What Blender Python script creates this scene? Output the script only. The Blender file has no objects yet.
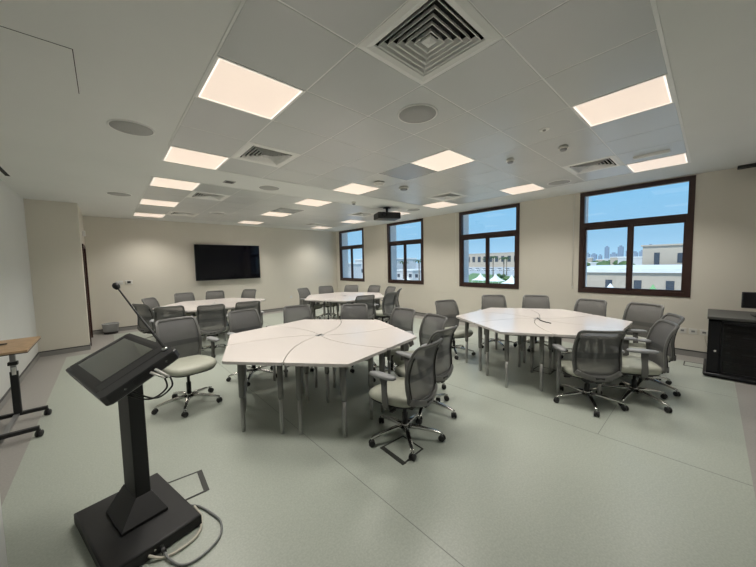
import bpy, bmesh, math, random
from mathutils import Vector, Matrix
random.seed(7)
scene = bpy.context.scene
col = scene.collection
R = math.radians
PI = math.pi
CZ = 2.874          # ceiling height
WX = 6.9            # window wall
BY = 10.1           # back wall
FY = -0.9           # wall behind the camera
GX, GY, T = 0.5765, 0.248, 0.6     # ceiling grid origin and tile
BY0 = 5.28          # far ceiling field start

# ------------------------------------------------------------------ materials
def nt(name):
    m = bpy.data.materials.new(name); m.use_nodes = True
    n = m.node_tree.nodes; l = m.node_tree.links
    return m, n, l, n['Principled BSDF']
def mat(name, c, rough=0.5, metal=0.0, spec=0.5, var=0.0, scale=40.0, bump=0.0, coat=0.0, alpha=1.0, detail=3):
    m, n, l, p = nt(name)
    p.inputs['Base Color'].default_value = (*c, 1)
    p.inputs['Roughness'].default_value = rough
    p.inputs['Metallic'].default_value = metal
    p.inputs['Specular IOR Level'].default_value = spec
    p.inputs['Coat Weight'].default_value = coat
    p.inputs['Alpha'].default_value = alpha
    if var or bump:
        tc = n.new('ShaderNodeTexCoord'); no = n.new('ShaderNodeTexNoise')
        no.inputs['Scale'].default_value = scale; no.inputs['Detail'].default_value = detail
        l.new(tc.outputs['Object'], no.inputs['Vector'])
        if var:
            cr = n.new('ShaderNodeValToRGB')
            cr.color_ramp.elements[0].position = .3; cr.color_ramp.elements[1].position = .7
            cr.color_ramp.elements[0].color = (*[max(0, v*(1-var)) for v in c], 1)
            cr.color_ramp.elements[1].color = (*[min(1, v*(1+var)) for v in c], 1)
            l.new(no.outputs['Fac'], cr.inputs['Fac']); l.new(cr.outputs['Color'], p.inputs['Base Color'])
        if bump:
            b = n.new('ShaderNodeBump'); b.inputs['Strength'].default_value = bump; b.inputs['Distance'].default_value = .002
            l.new(no.outputs['Fac'], b.inputs['Height']); l.new(b.outputs['Normal'], p.inputs['Normal'])
    return m
def emis(name, c, s):
    m, n, l, p = nt(name)
    p.inputs['Base Color'].default_value = (*c, 1)
    p.inputs['Emission Color'].default_value = (*c, 1); p.inputs['Emission Strength'].default_value = s
    return m
def mesh_fabric(name, c, a):
    m, n, l, p = nt(name)
    p.inputs['Base Color'].default_value = (*c, 1); p.inputs['Roughness'].default_value = .85
    tr = n.new('ShaderNodeBsdfTransparent'); mx = n.new('ShaderNodeMixShader')
    tc = n.new('ShaderNodeTexCoord'); w = n.new('ShaderNodeTexWave'); w.wave_type = 'BANDS'; w.bands_direction = 'Z'
    w.inputs['Scale'].default_value = 90
    l.new(tc.outputs['Object'], w.inputs['Vector'])
    mr = n.new('ShaderNodeMapRange'); mr.inputs['To Min'].default_value = a-.12; mr.inputs['To Max'].default_value = min(1, a+.12)
    l.new(w.outputs['Fac'], mr.inputs['Value']); l.new(mr.outputs['Result'], mx.inputs['Fac'])
    l.new(tr.outputs[0], mx.inputs[1]); l.new(p.outputs[0], mx.inputs[2])
    l.new(mx.outputs[0], n['Material Output'].inputs['Surface'])
    return m

M = {}
M['wall'] = mat('warm_wall_paint', (.74, .705, .62), .75, spec=.25, var=.02, scale=1.2, bump=.05)
M['wall_white'] = mat('white_wall_paint', (.72, .73, .71), .7, spec=.25, var=.015, scale=1.2)
M['plaster'] = mat('ceiling_plaster', (.76, .77, .745), .8, spec=.2, var=.015, scale=1.5)
M['tile'] = mat('metal_ceiling_tile', (.58, .595, .585), .28, spec=.6, var=.03, scale=1.1)
M['tile_back'] = mat('ceiling_tile_joint', (.88, .88, .86), .6)
M['tile_dark'] = mat('dark_ceiling_tile', (.36, .37, .37), .25, spec=.6)  # darker tone for two tiles of the ceiling fields
M['trim_white'] = mat('white_trim', (.88, .88, .86), .5)
M['grille'] = mat('diffuser_paint', (.84, .84, .81), .5)
M['slot_dark'] = mat('diffuser_void', (.02, .02, .02), .9)
M['speaker'] = mat('speaker_mesh', (.40, .40, .385), .8, var=.1, scale=400)
M['grey_border'] = mat('grey_vinyl_border', (.34, .325, .305), .42, var=.06, scale=60)
M['baseboard'] = mat('grey_vinyl_cove', (.30, .295, .28), .45)
M['baseboard_top'] = mat('dark_cove_cap', (.06, .06, .06), .5)
M['frame_brown'] = mat('dark_brown_window_frame', (.045, .022, .018), .35, spec=.5, var=.15, scale=8)
M['door_wood'] = mat('dark_door_wood', (.05, .02, .016), .4, var=.3, scale=12)
M['reveal'] = mat('outer_reveal_render', (.86, .82, .79), .8, var=.03, scale=20)
M['tabletop'] = mat('white_laminate', (.75, .695, .665), .2, spec=.5, var=.008, scale=3)
M['table_edge'] = mat('laminate_edge_band', (.62, .59, .57), .5)
M['leg'] = mat('grey_powder_coat_leg', (.22, .22, .21), .38, metal=.5)
M['leg_low'] = mat('silver_lower_leg', (.42, .42, .41), .32, metal=.8)
M['chair_plastic'] = mat('grey_chair_plastic', (.135, .135, .13), .42, spec=.45)
M['chair_mesh'] = mesh_fabric('grey_chair_mesh', (.135, .135, .135), .86)
M['chair_band'] = mesh_fabric('dark_lumbar_mesh', (.085, .087, .09), .93)
M['seat'] = mat('sage_vinyl_seat', (.42, .43, .36), .45, spec=.4, var=.03, scale=30)
M['arm_pad'] = mat('grey_arm_pad', (.27, .275, .28), .4, spec=.5)
M['chrome'] = mat('polished_aluminium', (.62, .62, .60), .18, metal=1)
M['black'] = mat('black_plastic', (.012, .012, .013), .45)
M['black_metal'] = mat('black_powder_coat', (.009, .009, .010), .55, bump=.05, scale=200)
M['head'] = mat('black_console_shell', (.028, .028, .031), .42)
M['screen'] = mat('tv_glass', (.002, .002, .004), .06, spec=.35)
M['touch'] = mat('console_glass', (.03, .033, .03), .06, spec=.9, coat=1)
M['wood'] = mat('light_brown_wood', (.46, .31, .18), .45, var=.12, scale=18)
M['grey_metal'] = mat('grey_metal', (.30, .30, .30), .4, metal=.6)
M['white_plastic'] = mat('white_plastic', (.78, .77, .72), .4)
M['cream_plastic'] = mat('cream_cable', (.55, .52, .44), .5)
M['cable_grey'] = mat('grey_cable', (.20, .21, .21), .5)
M['floorbox'] = mat('dark_floor_box_lid', (.03, .032, .028), .5)
M['bin'] = mat('clear_bin_plastic', (.42, .43, .43), .3, alpha=.6)
M['lightrim'] = emis('panel_light_edge', (1, .90, .80), 1.05)
M['diffuser'] = emis('panel_light_diffuser', (1, .83, .70), .62)
M['rack'] = mat('black_rack_steel', (.006, .006, .009), .3, spec=.35)
M['rack_top'] = mat('grey_rack_top', (.075, .075, .07), .5)
M['led'] = mat('pale_device_face', (.25, .26, .27), .4)
M['device'] = mat('black_device', (.02, .02, .022), .4)
# exterior
M['ground'] = mat('pale_asphalt', (.46, .45, .43), .9, var=.1, scale=.3)
M['lawn'] = mat('lawn_grass', (.16, .26, .10), .95, var=.3, scale=2)
M['sand'] = mat('sand_render', (.50, .42, .34), .9, var=.04, scale=.5)
M['pale_render'] = mat('pale_render', (.58, .58, .58), .9, var=.04, scale=.5)
M['roof_white'] = mat('white_roof_membrane', (.78, .78, .76), .8, var=.05, scale=.4)
M['tower'] = mat('haze_tinted_tower', (.24, .31, .40), .6)  # distance haze put into the towers' base colour
M['win_dark'] = mat('dark_window_glass', (.06, .07, .09), .2)
M['leaf'] = mat('palm_leaf', (.09, .15, .05), .8, var=.2, scale=3)
M['bark'] = mat('palm_bark', (.22, .17, .12), .9, var=.2, scale=6)
M['canvas'] = mat('white_tent_canvas', (.82, .82, .80), .8)
M['canvas_green'] = mat('green_tent_canvas', (.20, .42, .18), .8)

def glass():
    m, n, l, p = nt('window_glass')
    g = n.new('ShaderNodeBsdfGlossy'); g.inputs['Roughness'].default_value = .01
    t = n.new('ShaderNodeBsdfTransparent'); t.inputs[0].default_value = (.93, .97, .98, 1)
    lw = n.new('ShaderNodeLayerWeight'); lw.inputs['Blend'].default_value = .5; pw = n.new('ShaderNodeMath'); pw.operation = 'POWER'; pw.inputs[1].default_value = 5
    f = n.new('ShaderNodeMath'); f.operation = 'MULTIPLY_ADD'; f.inputs[1].default_value = .9; f.inputs[2].default_value = .04
    l.new(lw.outputs['Facing'], pw.inputs[0]); l.new(pw.outputs[0], f.inputs[0])
    mx = n.new('ShaderNodeMixShader')
    l.new(f.outputs[0], mx.inputs[0]); l.new(t.outputs[0], mx.inputs[1]); l.new(g.outputs[0], mx.inputs[2])
    l.new(mx.outputs[0], n['Material Output'].inputs['Surface'])
    return m
M['glass'] = glass()
def smoked():
    m = glass(); m.name = 'smoked_rack_glass'
    for nn in m.node_tree.nodes:
        if nn.type == 'BSDF_TRANSPARENT': nn.inputs[0].default_value = (.42, .43, .46, 1)
    return m
M['smoked'] = smoked()

def floor_mat():
    m, n, l, p = nt('green_vinyl_sheet')
    tc = n.new('ShaderNodeTexCoord')
    no = n.new('ShaderNodeTexNoise'); no.inputs['Scale'].default_value = 90; no.inputs['Detail'].default_value = 4
    l.new(tc.outputs['Object'], no.inputs['Vector'])
    cr = n.new('ShaderNodeValToRGB')
    cr.color_ramp.elements[0].position = .35; cr.color_ramp.elements[0].color = (.37, .405, .355, 1)
    cr.color_ramp.elements[1].position = .68; cr.color_ramp.elements[1].color = (.44, .475, .42, 1)
    l.new(no.outputs['Fac'], cr.inputs['Fac'])
    l.new(cr.outputs['Color'], p.inputs['Base Color'])
    n2 = n.new('ShaderNodeTexNoise'); n2.inputs['Scale'].default_value = 1.3; n2.inputs['Detail'].default_value = 3
    l.new(tc.outputs['Object'], n2.inputs['Vector'])
    mr = n.new('ShaderNodeMapRange'); mr.inputs['To Min'].default_value = .27; mr.inputs['To Max'].default_value = .38
    l.new(n2.outputs['Fac'], mr.inputs['Value']); l.new(mr.outputs['Result'], p.inputs['Roughness'])
    p.inputs['Specular IOR Level'].default_value = .5
    b = n.new('ShaderNodeBump'); b.inputs['Strength'].default_value = .08; b.inputs['Distance'].default_value = .001
    l.new(no.outputs['Fac'], b.inputs['Height']); l.new(b.outputs['Normal'], p.inputs['Normal'])
    return m
M['floor'] = floor_mat()
M['seam'] = mat('vinyl_weld_seam', (.22, .235, .21), .5)

# ------------------------------------------------------------------ mesh helpers
class MB:
    def __init__(s): s.bm = bmesh.new(); s.mi = 0
    def _f(s, faces, smooth=False):
        for f in faces:
            f.material_index = s.mi; f.smooth = smooth
    def box(s, x0, x1, y0, y1, z0, z1, bev=0, mt=None, seg=2):
        vs = [s.bm.verts.new((x, y, z)) for z in (z0, z1) for y in (y0, y1) for x in (x0, x1)]
        q = [(0, 2, 3, 1), (4, 5, 7, 6), (0, 1, 5, 4), (2, 6, 7, 3), (0, 4, 6, 2), (1, 3, 7, 5)]
        fs = [s.bm.faces.new([vs[i] for i in f]) for f in q]
        s._f(fs)
        if mt is not None:
            bmesh.ops.transform(s.bm, matrix=mt, verts=vs)
        if bev:
            es = list({e for f in fs for e in f.edges})
            r = bmesh.ops.bevel(s.bm, geom=es, offset=bev, segments=seg, affect='EDGES', profile=.5)
            s._f(r['faces'], True)
        return s
    def prism(s, pts, z0, z1, bev=0, mt=None, seg=2):
        n = len(pts)
        a = [s.bm.verts.new((p[0], p[1], z0)) for p in pts]; b = [s.bm.verts.new((p[0], p[1], z1)) for p in pts]
        fs = [s.bm.faces.new(a[::-1]), s.bm.faces.new(b)]
        side = [s.bm.faces.new((a[i], a[(i+1) % n], b[(i+1) % n], b[i])) for i in range(n)]
        s._f(fs+side)
        if mt is not None: bmesh.ops.transform(s.bm, matrix=mt, verts=a+b)
        if bev:
            es = list({e for f in fs for e in f.edges})
            r = bmesh.ops.bevel(s.bm, geom=es, offset=bev, segments=seg, affect='EDGES', profile=.5)
            s._f(r['faces'], True)
        return s
    def rings(s, rings, close=True, cap=True, smooth=True):
        R_ = [[s.bm.verts.new(p) for p in r] for r in rings]
        n = len(R_[0]); fs = []
        for i in range(len(R_)-1 + (1 if close == 'loop' else 0)):
            A = R_[i]; B = R_[(i+1) % len(R_)]
            for k in range(n):
                fs.append(s.bm.faces.new((A[k], A[(k+1) % n], B[(k+1) % n], B[k])))
        s._f(fs, smooth)
        if cap and close != 'loop':
            c = [s.bm.faces.new(R_[0][::-1]), s.bm.faces.new(R_[-1])]; s._f(c)
        return s
    def lathe(s, prof, cx=0, cy=0, n=20, mt=None, cap=True):
        rg = [[Vector((cx+r*math.cos(2*PI*k/n), cy+r*math.sin(2*PI*k/n), z)) for k in range(n)] for r, z in prof]
        if mt is not None: rg = [[mt @ v for v in r] for r in rg]
        return s.rings(rg, cap=cap)
    def sweep(s, path, sec, up=Vector((0, 0, 1)), loop=False, scales=None, smooth=True, ups=None):
        """sec: list of (a,b); a along side, b along normal"""
        P = [Vector(p) for p in path]; n = len(P); rg = []
        for i in range(n):
            if loop: t = P[(i+1) % n]-P[i-1]
            else: t = P[min(i+1, n-1)]-P[max(i-1, 0)]
            t.normalize()
            u = ups[i] if ups else up
            sd = t.cross(u)
            if sd.length < 1e-4: sd = t.cross(Vector((1, 0, 0)))
            sd.normalize(); nn = sd.cross(t).normalized()
            k = scales[i] if scales else 1
            if not isinstance(k, tuple): k = (k, k)
            rg.append([P[i]+sd*a*k[0]+nn*b*k[1] for a, b in sec])
        return s.rings(rg, close='loop' if loop else True, smooth=smooth)
    def tube(s, path, r, n=8, loop=False, scales=None):
        return s.sweep(path, [(r*math.cos(2*PI*k/n), r*math.sin(2*PI*k/n)) for k in range(n)], up=Vector((0.03, .02, 1)), loop=loop, scales=scales)
    def build(s, name, mats, parent=None, smooth=None):
        bmesh.ops.recalc_face_normals(s.bm, faces=s.bm.faces)
        me = bpy.data.meshes.new(name); s.bm.to_mesh(me); s.bm.free()
        if not isinstance(mats, (list, tuple)): mats = [mats]
        for m in mats: me.materials.append(m)
        if smooth is not None:
            for p in me.polygons: p.use_smooth = smooth
        o = bpy.data.objects.new(name, me); col.objects.link(o)
        if parent: o.parent = parent
        return o
def rsec(a, b, r=.25, n=3):
    """rounded rectangle section a x b"""
    pts = []
    rr = min(a, b)*r
    for cx, cy, st in ((a/2-rr, b/2-rr, 0), (-a/2+rr, b/2-rr, 90), (-a/2+rr, -b/2+rr, 180), (a/2-rr, -b/2+rr, 270)):
        for k in range(n+1):
            t = R(st+90*k/n); pts.append((cx+rr*math.cos(t), cy+rr*math.sin(t)))
    return pts
def smoothp(pts, n=6):
    out = []
    for i in range(len(pts)-1):
        p0_, p1, p2, p3 = [Vector(pts[max(0, min(len(pts)-1, j))]) for j in (i-1, i, i+1, i+2)]
        for k in range(n):
            u = k/n
            out.append(.5*((2*p1)+(-p0_+p2)*u+(2*p0_-5*p1+4*p2-p3)*u*u+(-p0_+3*p1-3*p2+p3)*u**3))
    out.append(Vector(pts[-1])); return out
def tag(o, label=None, cat=None, group=None, kind=None):
    if label: o['label'] = label
    if cat: o['category'] = cat
    if group: o['group'] = group
    if kind: o['kind'] = kind
    return o
def empty(name, loc=(0, 0, 0), rz=0, **k):
    o = bpy.data.objects.new(name, None); col.objects.link(o)
    o.location = loc; o.rotation_euler.z = rz; o.empty_display_size = .1
    return tag(o, **k) if k else o
def struct(o, label=None, cat=None):
    o['kind'] = 'structure'
    if label: o['label'] = label
    if cat: o['category'] = cat
    return o
def kids(o): return [c for c in KIDS.get(o.name, [])]
KIDS = {}
def index_kids():
    KIDS.clear()
    for o in bpy.data.objects:
        if o.parent: KIDS.setdefault(o.parent.name, []).append(o)
def copy_tree(o, parent=None):
    c = o.copy(); col.objects.link(c)
    if parent: c.parent = parent
    for ch in kids(o): copy_tree(ch, c)
    return c

# ------------------------------------------------------------------ room shell
def slab(name, rects, z0, z1, m, label=None, cat=None):
    b = MB()
    for r in rects: b.box(*r, z0, z1)
    return struct(b.build(name, m), label, cat)
fl = MB(); fl.box(-1.2, 7.25, FY-.2, BY+.2, -.12, 0)
floor = struct(fl.build('floor', M['grey_border']), 'grey vinyl floor border around the green sheet floor', 'floor')
g = MB(); g.prism([(-.62, -.25), (6.53, -.25), (6.53, 9.72), (.06, 9.72), (.06, 7.87), (-.62, 7.87)], 0, .0015)
g.build('green_field', M['floor'], floor)
sm = MB()
for x0, x1, y0, y1 in ((1.298, 1.303, -.25, 9.7), (3.238, 3.243, -.25, 9.7), (5.178, 5.183, -.25, 9.7), (3.24, 6.53, .638, .643)):
    sm.box(x0, x1, y0, y1, .0005, .0021)
sm.build('weld_seam', M['seam'], floor)

X1 = GX+9*T
CY0, CY1 = GY, GY+7*T
DY0, DY1 = BY0, BY0+7*T
ce = MB()
for r in ((-1.2, GX, FY-.2, BY+.2), (X1, 7.25, FY-.2, BY+.2), (GX, X1, FY-.2, CY0), (GX, X1, CY1, DY0), (GX, X1, DY1, BY+.2)):
    ce.box(*r, CZ, CZ+.15)
ce.box(GX, X1, CY0, CY1, CZ+.11, CZ+.15); ce.box(GX, X1, DY0, DY1, CZ+.11, CZ+.15)
ceiling = struct(ce.build('ceiling', M['plaster']), 'plain plaster ceiling around two fields of metal tiles', 'ceiling')
LIGHTS = []
for i in (0, 4, 8):
    for j, y0 in ((3, GY), (6, GY), (0, BY0), (3, BY0), (6, BY0)): LIGHTS.append((i, j, y0))
LIGHTS += [(4, 0, GY), (8, 0, GY)]
DIFF = [(1, 1, GY), (1, 5, GY), (7, 1, GY), (7, 5, GY), (1, 1, BY0), (1, 5, BY0), (7, 1, BY0), (7, 5, BY0)]
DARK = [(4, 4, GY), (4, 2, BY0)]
skip = {(a, b, c) for a, b, c in LIGHTS+DIFF}
tl = MB(); dk = MB()
for y0 in (GY, BY0):
    for i in range(9):
        for j in range(7):
            if (i, j, y0) in skip: continue
            x = GX+i*T; y = y0+j*T
            tb = dk if (i, j, y0) in DARK else tl
            # shallow pan tile with a chamfered rim
            e = .004; c = .0025
            a = [Vector((x+sx*(T-e) if sx else x+e, y+sy*(T-e) if sy else y+e, CZ+.008)) for sx, sy in ((0, 0), (1, 0), (1, 1), (0, 1))]
            b_ = [Vector((x+(T-e-c) if sx else x+e+c, y+(T-e-c) if sy else y+e+c, CZ)) for sx, sy in ((0, 0), (1, 0), (1, 1), (0, 1))]
            tb.rings([a, b_], smooth=False)
tl.build('tile_panel', M['tile'], ceiling)
dk.build('dark_tile', M['tile_dark'], ceiling)
def RAILS(b, y0):
    for i in range(10): b.box(GX+i*T-.009+(.009 if i == 0 else 0), GX+i*T+.009-(.009 if i == 9 else 0), y0, y0+7*T, CZ+.0021, CZ+.012)
    for j in range(8): b.box(GX, X1, y0+j*T-.006+(.006 if j == 0 else 0), y0+j*T+.006-(.006 if j == 7 else 0), CZ+.0022, CZ+.011)
tb = MB()
for y0 in (GY, BY0): RAILS(tb, y0)
tb.build('tile_rail', M['tile_back'], ceiling)
# edge trims of the tile fields
for k, (x0, x1, y0, y1) in enumerate(((GX-.012, GX+.003, CY0, CY1), (X1-.003, X1+.02, CY0, CY1), (GX, X1, CY0-.014, CY0+.003), (GX, X1, CY1-.003, CY1+.012),
                                      (GX, X1, DY0-.012, DY0+.003), (X1-.003, X1+.02, DY0, DY1), (GX-.012, GX+.003, DY0, DY1), (GX, X1, DY1-.003, DY1+.012))):
    b = MB(); b.box(x0, x1, y0, y1, CZ-.004, CZ+.006)
    struct(b.build('trim_%d' % (k+1), M['trim_white'] if k in (1, 2) else M['plaster']))
# hatch groove and slot diffuser in the plaster
b = MB()
for x0, x1, y0, y1 in ((-.66, -.06, 2.53, 2.534), (-.064, -.06, 2.53, 3.13)):
    b.box(x0, x1, y0, y1, CZ-.0015, CZ+.003)
tag(b.build('ceiling_hatch', M['slot_dark']), 'square flush ceiling hatch outlined by a thin dark joint', 'hatch')
sd = empty('slot_diffuser', (-.89, 5.2, CZ), label='long narrow black slot air diffuser beside the left wall', cat='air vent')
b = MB(); b.box(-.04, .04, -1.2, 1.2, -.004, .006); b.build('frame', M['plaster'], sd)
b = MB(); b.box(-.022, .022, -1.18, 1.18, -.006, -.003); b.build('slot', M['slot_dark'], sd)

# walls
def wall(name, boxes, m, label):
    b = MB()
    for x in boxes: b.box(*x)
    return struct(b.build(name, m), label, 'wall')
wall('wall_back', [(-.52, WX, BY, BY+.2, 0, CZ)], M['wall'], 'warm beige far wall that carries the black screen')
wall('wall_left', [(-1.2, -1, 2.0, 8.25, 0, CZ)], M['wall_white'], 'white left wall beside the small wooden table')
wall('wall_near_left', [(-1.2, -.39, FY, 2.0, 0, CZ)], M['wall_white'], 'white wall corner at the lower left edge')
D0, D1, DH = 8.62, 9.72, 2.12
wall('wall_corridor', [(-1.2, -.52, 8.25, BY+.2, 0, CZ), (-.52, -.32, 8.25, D0, 0, CZ), (-.52, -.32, D1, BY, 0, CZ), (-.52, -.32, D0, D1, DH, CZ)], M['wall'], 'beige projecting wall with the dark door in its side')
wall('wall_front', [(-1.2, 7.25, FY-.2, FY, 0, CZ)], M['wall_white'], 'wall behind the camera')
WIN = [(8.36, 9.86), (5.64, 7.14), (2.90, 4.44), (0.21, 1.75)]
Z0, Z1 = .945, 2.862
wb = []
ys = [FY] + [v for w in sorted(WIN) for v in w] + [BY]
for k in range(0, len(ys), 2): wb.append((WX, 7.25, ys[k], ys[k+1], 0, CZ))
for a, b_ in WIN:
    wb.append((WX, 7.25, a, b_, 0, Z0)); wb.append((WX, 7.25, a, b_, Z1, CZ))
wall('wall_right', wb, M['wall'], 'warm beige wall with four dark framed windows')

WNAME = ['leftmost, farthest', 'second from the left', 'third from the left, near the round of chairs', 'largest in view, rightmost']
for n_, (y0, y1) in enumerate(WIN):
    w = empty('window_%d' % (n_+1), (WX, (y0+y1)/2, Z0)); struct(w, 'dark brown framed window in the right wall, %s' % WNAME[n_], 'window')
    W = (y1-y0); H = Z1-Z0
    b = MB(); fx0, fx1 = -.012, .07; fw = .075
    b.box(fx0, fx1, -W/2, W/2, 0, fw); b.box(fx0, fx1, -W/2, W/2, H-fw, H)
    b.box(fx0, fx1, -W/2, -W/2+fw, fw, H-fw); b.box(fx0, fx1, W/2-fw, W/2, fw, H-fw)
    tz = 1.285
    b.box(fx0, fx1, -W/2+fw, W/2-fw, tz-.05, tz+.05)
    b.box(fx0, fx1, -.022, .022, fw, tz-.05)
    b.build('window_frame', M['frame_brown'], w)
    for s in (-1, 1):
        a0, a1 = (-W/2+fw, -.022) if s < 0 else (.022, W/2-fw)
        b = MB(); q = .035; qa = q if s < 0 else .022; qb = .022 if s < 0 else q
        b.box(.008, .05, a0, a0+qa, fw, tz-.05); b.box(.008, .05, a1-qb, a1, fw, tz-.05)
        b.box(.008, .05, a0+qa, a1-qb, fw, fw+q); b.box(.008, .05, a0+qa, a1-qb, tz-.05-q, tz-.05)
        sh = b.build('sash', M['frame_brown'], w)
        b = MB(); b.box(.026, .032, a0+qa, a1-qb, fw+q, tz-.05-q); b.build('pane', M['glass'], sh)
        if s < 0:
            b = MB(); b.box(-.02, .006, a1-.026, a1-.006, .55, .68, .004); b.build('window_handle', M['black'], sh)
    b = MB(); b.box(.026, .032, -W/2+fw, W/2-fw, tz+.05, H-fw); b.build('top_pane', M['glass'], w)
    # outer reveal
    b = MB(); b.box(.10, .36, W/2-.001, W/2+.0, 0, H)
    # light stone reveal lining at the far side of the opening
for n_, (y0, y1) in enumerate(WIN):
    b = MB(); b.box(WX+.075, 7.27, y1-.05, y1, Z0, Z1); b.box(WX+.075, 7.27, y0, y0+.05, Z0, Z1); b.box(WX+.075, 7.3, y0+.05, y1-.05, Z0, Z0+.03)
    struct(b.build('trim_%d' % (n_+11), M['reveal']))
# blind chains beside windows
for n_, (y0, y1) in enumerate(WIN):
    if n_ == 0: continue
    c = empty('blind_cord', (WX-.012, y1+.10, Z0+.1), label='thin pale blind cord hanging to the left of the %s' % ('second window', 'third window', 'large right window')[n_-1], cat='cord', group='blind cords')
    b = MB(); b.tube([(0, 0, 0), (0, 0, 1.8)], .004, 6); b.build('cord', M['grille'], c)
    b = MB(); b.box(-.006, .012, -.01, .01, -.02, .02, .003); b.build('clip', M['grille'], c)

# baseboards
def bbrd(name, x0, x1, y0, y1, side):
    b = MB(); b.box(x0, x1, y0, y1, 0, .085); b.mi = 1
    d = .004
    b.box(x0-(d if side == 'x-' else 0), x1+(d if side == 'x+' else 0), y0-(d if side == 'y-' else 0), y1, .085, .1)
    struct(b.build(name, [M['baseboard'], M['baseboard_top']]), 'grey coved vinyl baseboard', 'baseboard')
bbrd('baseboard_right', WX-.012, WX, FY, BY, 'x-')
bbrd('baseboard_back', -.32, WX-.012, BY-.012, BY, 'y-')
bbrd('baseboard_left', -1, -.988, 2.0, 8.238, 'x+')
bbrd('baseboard_column', -1, -.308, 8.238, 8.25, 'y-')
bbrd('baseboard_corridor', -.32, -.308, 8.25, D0-.06, 'x+')

d = empty('door_1', (-.32, (D0+D1)/2, 0)); struct(d, 'dark wooden door in the side of the projecting wall', 'door')
b = MB(); L = (D1-D0)/2
b.box(-.19, .02, -L, -L+.06, 0, DH); b.box(-.19, .02, L-.06, L, 0, DH); b.box(-.19, .02, -L+.06, L-.06, DH-.06, DH)
b.build('door_frame', M['door_wood'], d)
b = MB(); b.box(-.10, -.055, -L+.062, L-.062, .005, DH-.062); 
b.box(-.055, -.05, -L+.2, L-.2, .2, .95, .002); b.box(-.055, -.05, -L+.2, L-.2, 1.1, 1.95, .002)
dl = b.build('door_leaf', M['door_wood'], d)
b = MB(); b.tube([(-.05, -L+.13, 1.0), (-.01, -L+.13, 1.0), (-.01, -L+.25, 1.0)], .009, 8); b.build('door_handle', M['chrome'], dl)

# ------------------------------------------------------------------ ceiling fixtures
def cell(i, j, y0): return (GX+(i+.5)*T, y0+(j+.5)*T)
LROW = {(3, GY): 'in the row before the plaster band', (6, GY): 'at the near edge of the plaster band', (0, BY0): 'just past the plaster band',
        (3, BY0): 'in the middle of the far tile field', (6, BY0): 'nearest the far wall', (0, GY): 'at the near edge of the tiles'}
LCOL = {0: 'left column', 4: 'middle column', 8: 'window-side column'}
def make_light():
    t = empty('ceiling_light')
    b = MB(); o = .298; i_ = .282
    b.rings([[Vector((sx*v, sy*v, z)) for sx, sy in ((-1, -1), (1, -1), (1, 1), (-1, 1))] for v, z in ((o, .012), (o, -.003), (i_, -.004), (i_, .006))], smooth=False, cap=False)
    b.build('frame', M['trim_white'], t)
    b = MB()
    b.rings([[Vector((sx*v, sy*v, z)) for sx, sy in ((-1, -1), (1, -1), (1, 1), (-1, 1))] for v, z in ((.282, 0), (.270, -.001))], smooth=False, cap=False)
    b.build('bright_edge', M['lightrim'], t)
    b = MB(); b.box(-.272, .272, -.272, .272, 0, .006); b.build('diffuser', M['diffuser'], t)
    ld = bpy.data.lights.new('panel_lamp', 'AREA'); ld.shape = 'SQUARE'; ld.size = .54; ld.energy = PANEL_W
    ld.color = (1, .95, .875); ld.spread = R(117)
    lo = bpy.data.objects.new('panel_lamp', ld); col.objects.link(lo); lo.parent = t; lo.location = (0, 0, -.006)
    return t
PANEL_W = 15.5
pl = make_light(); index_kids()
for n_, (i, j, y0) in enumerate(LIGHTS):
    o = pl if n_ == 0 else copy_tree(pl)
    o.location = (*cell(i, j, y0), CZ)
    tag(o, 'glowing square ceiling panel light, %s, %s' % (LCOL[i], LROW[(j, y0)]), 'ceiling light', 'square ceiling panel lights')

def make_diffuser():
    t = empty('air_diffuser')
    def ring(b, lst):
        b.rings([[Vector((sx*v, sy*v, z)) for sx, sy in ((-1, -1), (1, -1), (1, 1), (-1, 1))] for v, z in lst], smooth=False, cap=False)
    b = MB(); ring(b, ((.298, .006), (.298, -.002), (.262, -.010), (.228, -.002), (.224, .006))); b.build('frame', M['grille'], t)
    b = MB(); b.box(-.23, .23, -.23, .23, .085, .09); ring(b, ((.232, .09), (.232, .004))); b.build('backing', M['slot_dark'], t)
    for k in range(5):
        a = .206-.037*k
        b = MB(); ring(b, ((a-.012, .024), (a-.001, -.003), (a+.006, -.006), (a+.003, -.002), (a-.008, .025))); b.build('vane', M['grille'], t)
    b = MB(); v = .034
    b.rings([[Vector((sx*q, sy*q, z)) for sx, sy in ((-1, -1), (1, -1), (1, 1), (-1, 1))] for q, z in ((v, .01), (v, 0), (.002, -.012))], smooth=False)
    b.build('centre_cone', M['grille'], t)
    return t
df = make_diffuser(); index_kids()
DL = ['largest in view, at the top of the picture', 'beside the left lights before the plaster band', 'in front of the largest window', 'in front of the third window',
      'just past the plaster band on the left', 'far left near the far wall', 'far right behind the projector', 'far right near the far wall']
for n_, (i, j, y0) in enumerate(DIFF):
    o = df if n_ == 0 else copy_tree(df)
    o.location = (*cell(i, j, y0), CZ)
    tag(o, 'square louvred air diffuser, %s' % DL[n_], 'air vent', 'square ceiling air diffusers')
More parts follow.
